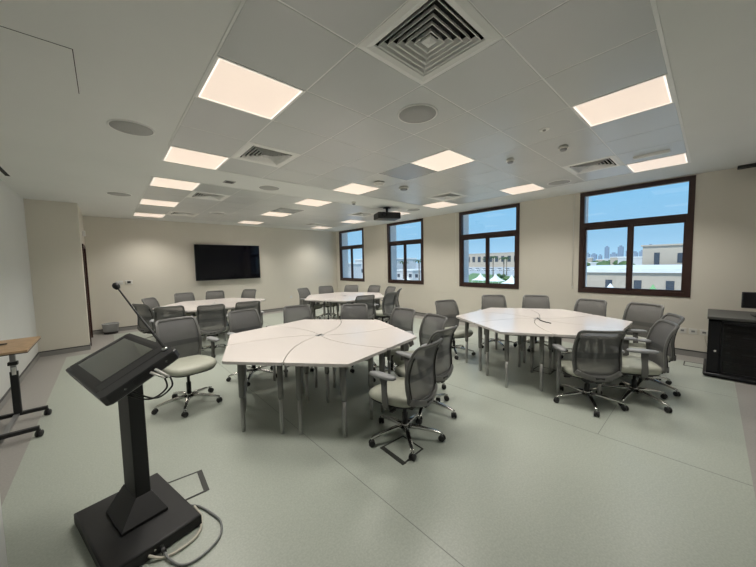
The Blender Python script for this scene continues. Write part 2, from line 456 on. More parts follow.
# round speakers
sp = empty('ceiling_speaker')
b = MB(); b.lathe([(.172, .004), (.172, -.005), (.163, -.008), (.158, -.005)], n=36, cap=False); b.build('ring', M['grille'], sp)
b = MB(); b.lathe([(.160, .0), (.160, -.005), (.08, -.007), (.002, -.0075)], n=36); b.build('grille', M['speaker'], sp)
index_kids()
SP = [(2.08, 1.75, 'in the tiles beside the largest diffuser'), (5.68, 1.75, 'in the tiles above the third window'), (.26, 3.59, 'in the plaster on the near left'), (.26, 6.86, 'in the plaster on the far left'),
      (2.09, 4.94, 'in the left part of the plaster band'), (5.64, 4.90, 'in the plaster band beyond the projector'), (2.08, 7.98, 'in the far tile field on the left')]
for n_, (x, y, s) in enumerate(SP):
    o = sp if n_ == 0 else copy_tree(sp)
    o.location = (x, y, CZ)
    tag(o, 'round grey ceiling speaker, %s' % s, 'speaker', 'round ceiling speakers')
# detectors
def detector(x, y, r, h, label, tip=True):
    t = empty('smoke_detector', (x, y, CZ), label=label, cat='smoke detector')
    b = MB(); b.lathe([(r*.8, .002), (r*.8, -.012), (r, -.014), (r, -h*.6)], n=24); b.build('base', M['white_plastic'], t)
    b = MB(); b.lathe([(r*.72, -h*.6), (r*.72, -h*.8), (r*.5, -h)], n=24); b.build('sensor', M['grey_metal'] if tip else M['white_plastic'], t)
    return t
detector(3.29, 3.57, .085, .05, 'wide flat white ceiling sensor, left of the pair between the middle lights', False)
detector(3.83, 3.54, .085, .06, 'wide white ceiling sensor, right of the pair between the middle lights')
detector(3.92, 1.17, .05, .055, 'small white smoke detector beside the near right diffuser')
detector(3.87, 1.75, .05, .055, 'small white smoke detector above the third window')
detector(3.91, 5.03, .045, .06, 'small white smoke detector in the plaster band left of the projector')
t = empty('ceiling_sprinkler', (3.28, 1.15, CZ), label='tiny flat concealed sprinkler cap in the tiles on the right', cat='sprinkler')
b = MB(); b.lathe([(.045, .001), (.045, -.004), (.04, -.006)], n=20); b.build('plate', M['grille'], t)
b = MB(); b.lathe([(.015, -.005), (.015, -.014)], n=12); b.build('cap', M['grey_metal'], t)
for x, y, s in ((2.15, 7.25, 'left'), (3.4, 8.2, 'right')):
    pass
t = empty('motion_sensor', (1.48, 4.96, CZ), label='small dark square sensor in the left part of the plaster band', cat='sensor')
b = MB(); b.box(-.075, .075, -.075, .075, -.004, .005, .001); b.build('plate', M['grey_metal'], t)
b = MB(); b.box(-.05, .05, -.05, .05, -.007, -.003, .001); b.build('lens', M['black'], t)
t = empty('emergency_light', (5.09, .55, CZ), label='slim white emergency light on the tiles beside the near window-side panel', cat='emergency light')
b = MB(); b.box(-.035, .035, -.17, .17, -.022, .006, .006); b.build('housing', M['trim_white'], t)
b = MB(); b.box(-.028, .028, -.16, .16, -.028, -.021, .003); b.build('lens', M['white_plastic'], t)
# projector
t = empty('projector', (4.93, 5.10, CZ), R(-25), label='black projector hanging from the ceiling on a short pole', cat='projector')
b = MB(); b.lathe([(.09, 0), (.09, -.012), (.03, -.02), (.025, -.11)], n=20); b.build('mount', M['black'], t)
b = MB(); b.box(-.27, .27, -.20, .20, -.27, -.125, .02); pb = b.build('body', M['black'], t)
b = MB()
for k in range(6): b.box(.10+.022*k, .11+.022*k, -.202, -.2, -.25, -.15)
b.box(-.25, .25, .198, .202, -.24, -.15); b.build('vent', M['device'], pb)
b = MB(); b.lathe([(.05, 0), (.055, .02), (.04, .03)], n=20, mt=Matrix.Translation((-.13, -.2, -.19)) @ Matrix.Rotation(R(90), 4, 'X')); b.build('lens', M['screen'], t)
b = MB()
for sx in (-.1, .1):
    b.box(sx-.015, sx+.015, -.1, .1, -.126, -.11)
b.box(-.12, .12, -.03, .03, -.118, -.10); b.build('bracket', M['black'], t)
# wall-corner speaker, upper right
t = empty('bracket_speaker', (6.86, -.36, CZ), label='black bracket speaker under the ceiling at the right edge', cat='speaker')
b = MB(); b.box(-.10, .03, -.16, .16, -.035, 0, .004); b.build('mounting_plate', M['black'], t)
b = MB(); b.box(-.09, .02, -.15, -.02, -.24, -.036, .01); b.build('cabinet', M['black'], t)

# ------------------------------------------------------------------ tv
t = empty('wall_television', (2.87, BY, 1.72), label='large black flat screen mounted on the far wall', cat='television')
b = MB(); b.box(-.93, .93, -.10, -.055, -.53, .53, .006); b.build('casing', M['black'], t)
b = MB(); b.box(-.915, .915, -.103, -.099, -.512, .517); b.build('screen', M['screen'], t)
b = MB(); b.box(-.4, .4, -.056, 0, -.25, .25); b.build('wall_bracket', M['black_metal'], t)
# thermostat + switch
t = empty('thermostat', (.44, BY, 1.24), label='white thermostat with a dark display on the far wall', cat='thermostat')
b = MB(); b.box(-.075, .075, -.02, .004, -.05, .05, .005); b.build('housing', M['white_plastic'], t)
b = MB(); b.box(-.035, .035, -.023, -.019, -.025, .03); b.build('display', M['device'], t)
t = empty('light_switch', (.25, BY, 1.24), label='white double light switch left of the thermostat', cat='switch')
b = MB(); b.box(-.07, .07, -.008, 0, -.045, .045, .003); b.build('plate', M['wall_white'], t)
for s in (-1, 1):
    b = MB(); b.box(s*.03-.02, s*.03+.02, -.014, -.007, -.025, .025, .002); b.build('rocker', M['white_plastic'], t)
# sockets
for k, (y, s) in enumerate(((.28, 'leftmost of three'), (.16, 'middle of three'), (.04, 'nearest the rack, a cable plugged in'))):
    t = empty('wall_socket', (WX, y, .405), label='white wall socket under the large window, %s' % s, cat='socket', group='wall sockets by the rack')
    b = MB(); b.box(-.008, 0, -.045, .045, -.045, .045, .003); b.build('plate', M['white_plastic'], t)
    b = MB(); b.box(-.012, -.007, -.02, .02, -.012, .018, .002); b.build('outlet', M['grey_metal'], t)
t = empty('wall_socket', (4.9, BY, .45), label='white wall socket low on the far wall right of the screen', cat='socket')
b = MB(); b.box(-.045, .045, -.008, 0, -.045, .045, .003); b.build('plate', M['wall_white'], t)
b = MB(); b.tube([(WX-.012, .04, .39), (WX-.05, .03, .33), (WX-.05, 0, .2), (WX-.07, -.05, .12), (WX-.1, -.1, .1)], .006, 6)
tag(b.build('power_cable', M['cream_plastic']), 'pale power cable from the wall socket down behind the rack', 'cable')
# alarm strobe above door
t = empty('wall_sensor', (-.32, 9.25, 2.38), label='small white sensor box above the dark door', cat='sensor')
b = MB(); b.box(0, .05, -.05, .05, -.06, .06, .008); b.build('housing', M['trim_white'], t)
# bin
t = empty('waste_bin', (.02, 9.93, 0), label='small round translucent waste bin by the dark door', cat='bin')
b = MB(); n = 28
pr_o = [(.11, .01), (.145, .28)]; 
b.lathe([(.13, .012), (.165, .24), (.170, .245), (.167, .25), (.159, .24), (.124, .02)], n=n, cap=True); b.build('bin_body', M['bin'], t)
b = MB(); b.lathe([(.135, 0), (.138, .05), (.13, .055)], n=n); b.build('bin_base', M['black'], t)

# ------------------------------------------------------------------ petal tables
def hexv(R_, th, k): return Vector((R_*math.cos(R(th+60*k)), R_*math.sin(R(th+60*k))))
RH = 1.175
TH = .737
def petal_mesh():
    # local frame: cluster centre at origin, corner vertex along +X; seams arc to the edge midpoints at +-30 deg
    mr = RH*math.cos(R(30))
    g_ = .003
    def seam(ang, r0, r1, n=12):
        d = Vector((math.cos(R(ang)), math.sin(R(ang)))); nn = Vector((-d.y, d.x))
        out = []
        for k in range(n+1):
            s = r0+(r1-r0)*k/n
            u = s/mr
            out.append(d*s - nn*(.10*4*u*(1-u)*(1.15-.3*u)) + nn*(-.004 if ang > 0 else .004))
        return out
    up = [p for p in seam(30, .05, mr-.02)]
    lo = [p for p in seam(-30, .05, mr-.02)]
    v = Vector((RH, 0)); mU = hexv(mr, 0, .5); mL = hexv(mr, 0, -.5)
    eU = (v-mU).normalized(); eL = (v-mL).normalized()
    pts = []
    # lower seam outwards
    pts += lo
    pts += [mL-mL.normalized()*.010+eL*.007, mL+eL*.030]
    for a in (.03, ): 
        pts += [v-eL*a*1.2, v-Vector((.007, .004*1)), v-Vector((.007, -.004)), v-eU*a*1.2]
    pts += [mU+eU*.030, mU-mU.normalized()*.010+eU*.007]
    pts += up[::-1]
    # shrink slightly to leave the joint
    c = Vector((.7, 0))
    return [(p.x+(c.x-p.x)*.0005, p.y+(c.y-p.y)*.0005) for p in pts]
def make_petal():
    t = empty('petal_table')
    b = MB(); pts = petal_mesh()
    b.prism(pts, TH-.003, TH, .0)
    b.mi = 1; b.prism(pts, TH-.028, TH-.0031)
    b.build('tabletop', [M['tabletop'], M['table_edge']], t)
    # under frame
    b = MB(); mr = RH*math.cos(R(30))
    L_ = [Vector((RH-.17, 0)), hexv(mr-.14, 23, 0), hexv(mr-.14, -25, 0), Vector((.24, 0.02))]
    # leg positions: outer corner, either side joint, inner
    fr = [L_[0], L_[1], L_[3], L_[2]]
    for k in range(4):
        a, c = fr[k], fr[(k+1) % 4]
        b.sweep([(a.x, a.y, TH-.05), (c.x, c.y, TH-.05)], rsec(.03, .04), smooth=False)
    b.build('under_frame', M['leg'], t)
    for p in L_:
        b = MB(); b.lathe([(.027, TH-.03), (.027, .36), (.024, .34)], p.x, p.y, 14)
        b.mi = 1; b.lathe([(.020, .345), (.019, .02), (.017, .012), (.017, 0)], p.x, p.y, 14)
        b.build('leg', [M['leg'], M['leg_low']], t)
    return t
pt = make_petal(); index_kids()
CL = {'centre': ((1.89, 3.17), 10.5, 1.0), 'window': ((4.66, 1.69), .5, .99), 'far right': ((4.75, 6.6), -5, .985), 'far left': ((1.86, 7.82), 53, 1.0)}
def seg_label(cn, a):
    a = a % 360
    # direction as the photograph sees it: camera looks along 48 deg
    rel = (a-48) % 360
    names = [(0, 'pointing away from the camera'), (60, 'pointing away to the left'), (120, 'pointing left towards the camera'),
             (180, 'pointing straight at the camera'), (240, 'pointing right towards the camera'), (300, 'pointing away to the right')]
    best = min(names, key=lambda q: abs((rel-q[0]+180) % 360-180))
    return best[1]
first = True
for cn, (c, th, sc) in CL.items():
    used = {}
    for k in range(6):
        o = pt if first else copy_tree(pt); first = False
        a = th+60*k
        o.location = (c[0], c[1], .0018); o.rotation_euler.z = R(a); o.scale = (sc, sc, 1)
        place = {'centre': 'the centre cluster', 'window': 'the window cluster', 'far right': 'the far right cluster', 'far left': 'the far left cluster'}[cn]
        tag(o, 'white petal table of %s, corner %s' % (place, seg_label(cn, a)), 'table', 'petal tables of %s' % place)
    # cable grommet at the cluster centre
    o = empty('cable_cover', (c[0], c[1], TH+.0018), R(th+20), label='small dark cable cover at the middle of %s' % {'centre': 'the large centre cluster', 'window': 'the table cluster by the windows', 'far right': 'the far right table cluster', 'far left': 'the far left table cluster'}[cn], cat='cable cover')
    b = MB(); b.lathe([(.055, -.03), (.055, .002), (.05, .004)], n=6); b.build('cap', M['grey_metal'], o)
    b = MB(); b.box(-.045, .045, -.006, .006, .0035, .008); b.build('slot', M['black'], o)
# black cable lying on the window cluster
b = MB(); b.tube([(4.70, 1.70, TH+.008), (4.62, 1.66, TH+.012), (4.52, 1.60, TH+.008), (4.44, 1.50, TH+.008), (4.40, 1.42, TH+.008)], .006, 6)
tag(b.build('table_cable', M['black']), 'short black cable lying curved on the table by the windows', 'cable')

# ------------------------------------------------------------------ office chair
def yprof(z):   # rear curve of the backrest, local +Y = forward
    # z from .44 to .95
    pts = [(.44, -.215), (.50, -.225), (.58, -.215), (.68, -.205), (.78, -.222), (.87, -.255), (.93, -.295), (.96, -.325)]
    for (a, ya), (c, yc) in zip(pts, pts[1:]):
        if z <= c:
            u = (z-a)/(c-a); u = max(0, u)
            return ya+(yc-ya)*u
    return pts[-1][1]
def ysm(z):
    return sum(yprof(z+d_) for d_ in (-.045, -.03, -.015, 0, .015, .03, .045))/7
def hw(z):
    pts = [(.44, .196), (.50, .211), (.60, .221), (.70, .220), (.80, .213), (.90, .204), (.96, .198)]
    for (a, ya), (c, yc) in zip(pts, pts[1:]):
        if z <= c:
            u = max(0, (z-a)/(c-a)); u = u*u*(3-2*u)
            return ya+(yc-ya)*u
    return pts[-1][1]
def bsurf(u, z, off=0):
    w = hw(z)
    return Vector((u*w, ysm(z)+.035*abs(u)**2.2+off, z))
def make_chair():
    t = empty('office_chair')
    # base
    bs = empty('star_base'); bs.parent = t
    b = MB(); b.lathe([(.030, .075), (.036, .085), (.036, .125), (.030, .14)], n=20); b.build('hub', M['chrome'], bs)
    for k in range(5):
        a = R(72*k); d_ = Vector((math.cos(a), math.sin(a), 0))
        b = MB()
        path = [d_*.02+Vector((0, 0, .112)), d_*.12+Vector((0, 0, .108)), d_*.24+Vector((0, 0, .092)), d_*.31+Vector((0, 0, .078)), d_*.335+Vector((0, 0, .070))]
        b.sweep(path, rsec(.052, .034, .3), scales=[(1, 1), (.85, .85), (.68, .65), (.6, .5), (.5, .4)])
        b.tube([d_*.330+Vector((0, 0, .045)), d_*.330+Vector((0, 0, .075))], .008, 8)
        b.build('base_arm', M['chrome'], bs)
        b = MB()
        ca = a+R(35+50*((k*37) % 5)/5); ax = Vector((math.cos(ca), math.sin(ca), 0)); pc = d_*.330+Vector((0, 0, .0285))
        mt = Matrix.Translation(pc) @ ax.to_track_quat('Z', 'Y').to_matrix().to_4x4()
        for s in (-1, 1):
            b.lathe([(.012, s*.006), (.026, s*.007), (.028, s*.012), (.028, s*.020), (.022, s*.025), (.01, s*.026)], n=18, mt=mt)
        b.lathe([(.018, -.007), (.018, .007)], n=12, mt=mt)
        b.box(-.012, .012, -.012, .012, .036, .05, .003, mt=Matrix.Translation((pc.x, pc.y, 0)))
        b.build('caster', M['black'], bs)
    b = MB(); b.lathe([(.025, .12), (.025, .25), (.016, .255), (.016, .37)], n=16); b.build('gas_lift', M['black'], t)
    # mechanism
    b = MB(); b.box(-.09, .09, -.14, .12, .355, .405, .012); b.box(-.2, .2, -.03, .03, .375, .40, .006)
    b.box(-.03, .03, -.24, -.10, .385, .41, .008); me = b.build('tilt_mechanism', M['black'], t)
    b = MB(); b.tube([(.09, .04, .385), (.20, .05, .378)], .006, 8); b.box(.19, .25, .035, .065, .368, .388, .006); b.build('lever', M['black'], me)
    b = MB(); b.tube([(-.09, -.02, .385), (-.20, -.03, .378)], .006, 8); b.box(-.25, -.19, -.045, -.015, .368, .388, .006); b.build('lever', M['black'], me)
    # seat cushion: superellipse rings
    def sring(sc, z, dy=0):
        out = []
        for k in range(40):
            a = 2*PI*k/40; ca, sa = math.cos(a), math.sin(a); e = .55
            x = .252*sc*abs(ca)**e*(1 if ca > 0 else -1); y = .248*sc*abs(sa)**e*(1 if sa > 0 else -1)
            x *= 1-.10*max(0, -y/.24)
            drop = -.018*max(0, (y-.12)/.12)**2 if y > .12 else 0
            out.append(Vector((x, y+.045+dy, z+drop)))
        return out
    b = MB(); b.rings([sring(.86, .418), sring(.95, .424), sring(1.0, .442), sring(1.0, .462), sring(.965, .480), sring(.88, .490), sring(.6, .488), sring(.25, .485), sring(.02, .484)])
    b.build('seat', M['seat'], t)
    b = MB(); b.rings([sring(.70, .400), sring(.92, .406), sring(.955, .420), sring(.9, .423)]); b.build('seat_shell', M['black'], t)
    # back frame loop
    pts = []; ups = []
    zb, zt = .455, .945
    path2 = []
    rc = .034
    def addc(u0, z0, cx, cz, a0, a1):
        pass
    N = 26
    loop = []
    for k in range(N): loop.append((1, zb+rc+(zt-zb-2*rc)*k/(N-1)))
    for k in range(1, 6):
        a = R(90*k/6); loop.append((('c', 1, math.cos(a)), zt-rc+rc*math.sin(a)))
    for k in range(11): loop.append((('t', 1-2*k/10), zt))
    for k in range(1, 6):
        a = R(90-90*k/6); loop.append((('c', -1, math.cos(a)), zt-rc+rc*math.sin(a)))
    for k in range(N): loop.append((-1, zt-rc-(zt-zb-2*rc)*k/(N-1)))
    for k in range(1, 6):
        a = R(90*k/6); loop.append((('c', -1, math.cos(a)), zb+rc-rc*math.sin(a)))
    for k in range(11): loop.append((('t', -1+2*k/10), zb))
    for k in range(1, 6):
        a = R(90-90*k/6); loop.append((('c', 1, math.cos(a)), zb+rc-rc*math.sin(a)))
    P = []
    for u, z in loop:
        w = hw(z); inn = 1-rc/w
        if isinstance(u, tuple):
            if u[0] == 'c': uu = u[1]*(inn+(1-inn)*u[2])
            else: uu = u[1]*inn
        else: uu = u
        P.append(bsurf(uu, z))
    ups = []
    for (u, z), p in zip(loop, P):
        dz = (ysm(min(z+.02, .96))-ysm(z-.02))/.04
        ups.append(Vector((0, 1, -dz)).normalized())
    b = MB(); b.sweep(P, rsec(.030, .020, .35), loop=True, ups=ups); b.build('back_frame', M['chair_plastic'], t)
    # mesh panels
    def panel(z0, z1, off, n=8):
        b = MB(); V = []
        nz = n
        for i in range(nz+1):
            z = z0+(z1-z0)*i/nz
            k = 1-.045/hw(z)*0-.03
            if z > zt-.03: k = .9
            if z < zb+.03: k = .88
            V.append([b.bm.verts.new(bsurf(-k+2*k*j/12, z, off)) for j in range(13)])
        fs = [b.bm.faces.new((V[i][j], V[i][j+1], V[i+1][j+1], V[i+1][j])) for i in range(nz) for j in range(12)]
        b._f(fs, True); return b
    panel(zb+.005, .64, 0).build('lower_mesh', M['chair_mesh'], t)
    panel(.64, .70, 0, 4).build('lumbar_band', M['chair_band'], t)
    panel(.70, zt-.005, 0, 10).build('upper_mesh', M['chair_mesh'], t)
    # rear spine: dark bow either side plus bottom yoke
    b = MB()
    yk = [bsurf(u, .50, -.022) + Vector((0, -.01*(1-abs(u)), -.06*(1-abs(u)**2))) for u in [-1+.2*i for i in range(11)]]
    b.sweep(yk, rsec(.022, .055, .4), up=Vector((0, 0, 1)))
    b.build('back_yoke', M['chair_plastic'], t)
    b = MB(); b.sweep([(0, -.10, .395), (0, -.19, .395), (0, -.245, .42), (0, -.252, .46)], rsec(.09, .03, .3)); b.build('back_spine', M['black'], t)
    for s in (-1, 1):
        b = MB(); b.sweep([bsurf(s*.93, z, -.016) for z in [.50+.04*i for i in range(10)]], rsec(.010, .012, .3), up=Vector((0, 1, 0))); b.build('rear_rib', M['black'], t)
    # arms
    for s in (-1, 1):
        b = MB()
        path = [(s*.14, 0.0, .392), (s*.235, 0.0, .392), (s*.272, 0.0, .415), (s*.285, .0, .46), (s*.287, .005, .56), (s*.285, .01, .672)]
        b.sweep([Vector(p) for p in path], rsec(.055, .022, .35), up=Vector((s*1, 0, .2)), scales=[(.9, 1), (.9, 1), (1, 1), (1.1, 1), (.95, 1), (1.15, 1)])
        ar = b.build('armrest', M['chair_plastic'], t)
        b = MB()
        def ering(sc, z):
            return [Vector((s*.282+.042*sc*abs(math.cos(a))**.7*(1 if math.cos(a) > 0 else -1), .025+.135*sc*abs(math.sin(a))**.7*(1 if math.sin(a) > 0 else -1), z)) for a in [2*PI*k/24 for k in range(24)]]
        b.rings([ering(.8, .672), ering(.97, .677), ering(1, .685), ering(.97, .697), ering(.8, .703), ering(.3, .705)])
        b.build('arm_pad', M['arm_pad'], ar)
    return t
ch0 = make_chair(); index_kids()
CH = 'grey office chair '
# key: x, y, facing deg, top height, star rotation, label, cluster
CHAIRS = [
 (0.64, 4.03, -80, .985, -108, "grey office chair left of the centre tables, beside the black console", 'c'),
 (1.50, 4.36, -84, .945, 20, "grey office chair facing the camera at the centre tables' far left corner", 'c'),
 (2.22, 4.27, -104, .93, 50, "grey office chair behind the centre tables, left of the rear two", 'c'),
 (2.83, 3.72, -131, .93, 10, "grey office chair behind the centre tables, right of the rear two", 'c'),
 (2.92, 2.97, -180, .93, 30, "grey office chair right of the centre tables, farthest of the four", 'c'),
 (2.78, 2.36, 165, .93, 44, "grey office chair right of the centre tables, third nearest of four", 'c'),
 (2.50, 2.04, 92, .93, -80, "grey office chair right of the centre tables, just behind the nearest", 'c'),
 (1.95, 1.83, 98, .925, 17, "grey office chair nearest the camera, standing over a floor box", 'c'),
 (4.42, 2.96, -112, .90, 5, "grey office chair at the left tip of the window tables", 'w'),
 (5.36, 2.66, -140, .93, 15, "grey office chair behind the window tables, leftmost under the third window", 'w'),
 (5.72, 2.10, -159, .93, 40, "grey office chair behind the window tables, between the two nearer windows", 'w'),
 (5.60, 1.33, 172, .93, 60, "grey office chair behind the window tables, under the big window's left part", 'w'),
 (5.42, .70, 160, .94, 25, "grey office chair with tall back under the big window's right part", 'w'),
 (4.90, .52, 114, .90, -40, "grey office chair at the window tables' right end, half hidden", 'w'),
 (4.36, .54, 114, .895, -45, "grey office chair at the window tables' right end, seen sideways", 'w'),
 (3.89, .88, 38, .875, 64, "grey office chair before the window tables, back turned to the camera", 'w'),
 (.68, 7.27, 28, .93, 12, "grey office chair at the far left tables' left end, nearer one", 'b'),
 (.88, 8.15, -38, .93, 33, "grey office chair at the far left tables' left end, farther one", 'b'),
 (1.50, 8.90, -85, .93, 5, "grey office chair behind the far left tables, below the screen's left edge", 'b'),
 (2.13, 8.85, -105, .93, 25, "grey office chair behind the far left tables, below the screen's middle", 'b'),
 (2.78, 8.60, -147, .93, 45, "grey office chair behind the far left tables, below the screen's right edge", 'b'),
 (.84, 6.48, 76, .935, 22, "grey office chair before the far left tables, leftmost of three", 'b'),
 (1.40, 6.14, 78, .93, 40, "grey office chair before the far left tables, middle of three", 'b'),
 (2.01, 6.10, 80, .93, 60, "grey office chair before the far left tables, rightmost of three", 'b'),
 (4.22, 7.52, -70, .93, 11, "grey office chair at the left end of the far right tables", 'f'),
 (4.86, 7.62, -110, .93, 21, "grey office chair behind the far right tables, left of the farthest window", 'f'),
 (5.45, 7.35, -145, .93, 31, "grey office chair behind the far right tables, under the farthest window", 'f'),
 (5.72, 6.72, 190, .93, 41, "grey office chair behind the far right tables, between the two farthest windows", 'f'),
 (5.68, 6.07, 168, .93, 51, "grey office chair right of the far right tables, farther of two", 'f'),
 (5.43, 5.58, 125, .93, 61, "grey office chair right of the far right tables, seen edge on", 'f'),
 (4.75, 5.13, 100, .93, 6, "grey office chair before the far right tables, dark back, right one", 'f'),
 (4.10, 5.11, 74, .93, 16, "grey office chair before the far right tables, left one", 'f'),
]
GRP = {'c': 'office chairs round the centre tables', 'w': 'office chairs round the window-side tables', 'b': 'office chairs round the far left tables', 'f': 'office chairs round the far right tables'}
LOW = ('star_base', 'gas_lift')
for n_, (x, y, f, z, st, lab, g_) in enumerate(CHAIRS[::-1]):
    last = n_ == len(CHAIRS)-1
    o = ch0 if last else copy_tree(ch0)
    o.location = (x, y, .0017); o.rotation_euler.z = R(f-90)
    dz = z-.955
    ks = kids(o) if last else [c for c in o.children]
    for c in ks:
        bn = c.name.split('.')[0]
        if bn == 'star_base': c.rotation_euler.z = R(st-(f-90))
        elif bn == 'gas_lift': c.location.z = dz*.5
        else: c.location.z = dz
    tag(o, lab, 'chair', GRP[g_])

# ------------------------------------------------------------------ touch console
yaw = R(12.8)
base_c = (.055, 2.345)
t = empty('touchscreen_console', (base_c[0], base_c[1], .0018), yaw, label='black floor-standing console with a tilted touchscreen and gooseneck microphone', cat='console')
b = MB()
b.prism([(.225*sx*(1 if True else 1), .34*sy) for sx, sy in ((-1, -1), (1, -1), (1, 1), (-1, 1))], 0, .075, .012, seg=3)
bp_ = b.build('base_plate', M['black_metal'], t)
Li = Matrix.Rotation(-yaw, 3, 'Z')
def loc(x, y, z=0): return Li @ Vector((x-base_c[0], y-base_c[1], z))
cc = loc(.068, 2.385)
b = MB(); cc.x += .011; cc.y += .040
b.box(cc.x-.039, cc.x+.039, cc.y-.108, cc.y+.108, .07, 1.03, .006); b.build('column', M['black_metal'], t)
sk = loc(.058, 2.36)
for nm, (x0, x1, y0, y1) in (('front', (sk.x-.115, sk.x+.115, sk.y-.145, sk.y-.137)), ('rear', (sk.x-.115, sk.x+.115, sk.y+.137, sk.y+.145)),
                             ('side', (sk.x-.115, sk.x-.107, sk.y-.137, sk.y+.137)), ('side', (sk.x+.107, sk.x+.115, sk.y-.137, sk.y+.137))):
    pass
b = MB()
def q4(cx, cy, ax, ay, z): return [Vector((cx+sx*ax, cy+sy*ay, z)) for sx, sy in ((-1, -1), (1, -1), (1, 1), (-1, 1))]
b.rings([q4(sk.x, sk.y, .115, .145, .073), q4(sk.x, sk.y, .115, .145, .092), q4(cc.x, cc.y, .043, .112, .19), q4(cc.x, cc.y, .039, .108, .192)], smooth=False)
b.build('column_skirt', M['black_metal'], t)
b = MB()
for k in range(2):
    b.lathe([(.006, -.343), (.006, -.339)], n=10, mt=Matrix.Translation((-.02+.03*k, 0, .04)) @ Matrix.Rotation(R(-90), 4, 'X') @ Matrix.Scale(1, 4))
b.build('port', M['chrome'], bp_)
hc = loc(.022, 2.30, 1.070)
HM = Matrix.Translation(hc) @ Matrix.Rotation(R(-26.4), 4, 'Y') @ Matrix.Scale(.914, 4)
# head local frame: x across (rising), y along, z normal ; top face at z=0
hw2, hl2 = .2, .42
b = MB()
b.rings([[HM @ Vector((x*(1-k), y*(1-k*.5), z)) for x, y in ((-hw2, -hl2+.02), (-hw2+.02, -hl2), (hw2-.02, -hl2), (hw2, -hl2+.02), (hw2, hl2-.02), (hw2-.02, hl2), (-hw2+.02, hl2), (-hw2, hl2-.02))]
         for k, z in ((.16, -.075), (.02, -.06), (0, -.05), (0, -.006), (.02, 0))], smooth=False)
hd = b.build('head', M['head'], t)
b = MB(); b.box(-.138, .145, -.20, .345, 0, .0015, mt=HM); b.build('screen', M['touch'], hd)
b = MB(); b.box(-.175, .17, -.215, .39, -.0005, .0008, mt=HM); b.build('bezel', M['black'], hd)
b = MB(); b.box(-.17, .17, -.315, -.31, 0, .0015, mt=HM); b.box(-.19, -.175, -.30, .30, 0, .002, mt=HM); b.build('trim_strip', M['black'], hd)
b = MB(); b.box(-.185, -.17, .395, .41, 0, .0015, mt=HM); b.build('badge', M['grey_metal'], hd)
b = MB()
b.box(-.06, .06, -.4215, -.417, -.045, -.015, mt=HM); b.build('port_panel', M['device'], hd)
b = MB()
for x in (-.10, .12):
    b.lathe([(.007, 0), (.007, .004)], n=10, mt=HM @ Matrix.Translation((x, -.416, -.03)) @ Matrix.Rotation(R(90), 4, 'X'))
b.build('button', M['chrome'], hd)
mb = HM @ Vector((.165, -.335, 0))
tip = loc(.0435, 2.32, 1.494)
b = MB(); b.lathe([(.016, -.004), (.016, .012), (.011, .018)], mb.x, mb.y, 14, mt=Matrix.Translation((0, 0, mb.z))); 
b.build('microphone_socket', M['chrome'], hd)
mp = [mb+Vector((0, 0, .0)), mb.lerp(tip, .04)+Vector((0, 0, .01)), mb.lerp(tip, .3)+Vector((0, 0, .006)), mb.lerp(tip, .6), mb.lerp(tip, .985)]
b = MB(); b.tube(mp, .005, 8, scales=[2, 1.8, 1.2, 1, .8]); mic = b.build('gooseneck_microphone', M['black'], hd)
dv = (tip-mb).normalized(); mt = Matrix.Translation(tip) @ dv.to_track_quat('Z', 'Y').to_matrix().to_4x4()
b = MB(); b.lathe([(.004, -.02), (.013, -.014), (.018, 0), (.017, .012), (.010, .022), (.002, .026)], n=16, mt=mt); b.build('windscreen', M['black'], mic)
# plugs + short cables
def HP(x, y, z): return t.matrix_basis @ (HM @ Vector((x, y, z)))
Bm = Matrix.Translation((base_c[0], base_c[1], .0018)) @ Matrix.Rotation(yaw, 4, 'Z')
def HW(x, y, z): return Bm @ (HM @ Vector((x, y, z)))
p0 = HW(.05, -.425, -.03)
for k, (dx, m_, r_, nm) in enumerate(((0, 'white_plastic', .007, 'white'), (.025, 'white_plastic', .006, 'white'))):
    a = HW(.03+dx, -.42, -.03)
    d2 = Vector((.055, -.035, -.035-.012*k)); 
    b = MB(); b.sweep([a, a+d2*.6, a+d2], rsec(.016, .009), scales=[1, 1, .6])
    tag(b.build('cable_plug', M[m_]), '%s white cable plug in the end of the console head' % ('lower' if k else 'upper'), 'plug', 'white plugs in the console')
for k in range(2):
    a = HW(.03+.03*k, -.42, -.03)+Vector((.055, -.035, -.037-.012*k)); e = HW(-.12+.03*k, -.30, -.075)
    m1 = a+Vector((.0, -.02, -.05)); m2 = (a+e)/2+Vector((.02, -.03, -.07-.01*k))
    b = MB(); b.tube(smoothp([a, m1, m2, e], 8), .0045, 8)
    tag(b.build('head_cable', M['black']), '%s thin black cable looping under the console head' % ('outer' if k else 'inner'), 'cable', 'black cables under the console head')
# floor cables
fc = empty('floor_cable', (.363, 2.239, .012), label='grey cable looping over the floor beside the console base', cat='cable')
P = [(.30, 2.30, .012), (.363, 2.239, .010), (.416, 2.105, .010), (.439, 1.996, .010), (.404, 1.887, .010), (.306, 1.829, .010), (.217, 1.836, .010), (.164, 1.924, .014), (.139, 2.022, .035)]
b = MB(); b.tube([Vector(p)-Vector((.363, 2.239, .012)) for p in smoothp(P)], .0065, 8); b.build('cable', M['cable_grey'], fc)
b = MB(); e = Vector(P[-1])-Vector((.363, 2.239, .012)); b.sweep([e+Vector((.010, -.045, -.01)), e+Vector((0, .004, .002))], rsec(.022, .016)); b.build('plug', M['black'], fc)
fc = empty('floor_cable', (.357, 2.125, .012), label='cream white cable curving along the floor at the console base', cat='cable')
P = [(.345, 2.25, .012), (.358, 2.125, .010), (.315, 1.998, .010), (.214, 1.955, .010), (.137, 1.965, .012), (.080, 2.00, .035)]
b = MB(); b.tube([Vector(p)-Vector((.357, 2.125, .012)) for p in smoothp(P)], .0075, 8); b.build('cable', M['cream_plastic'], fc)

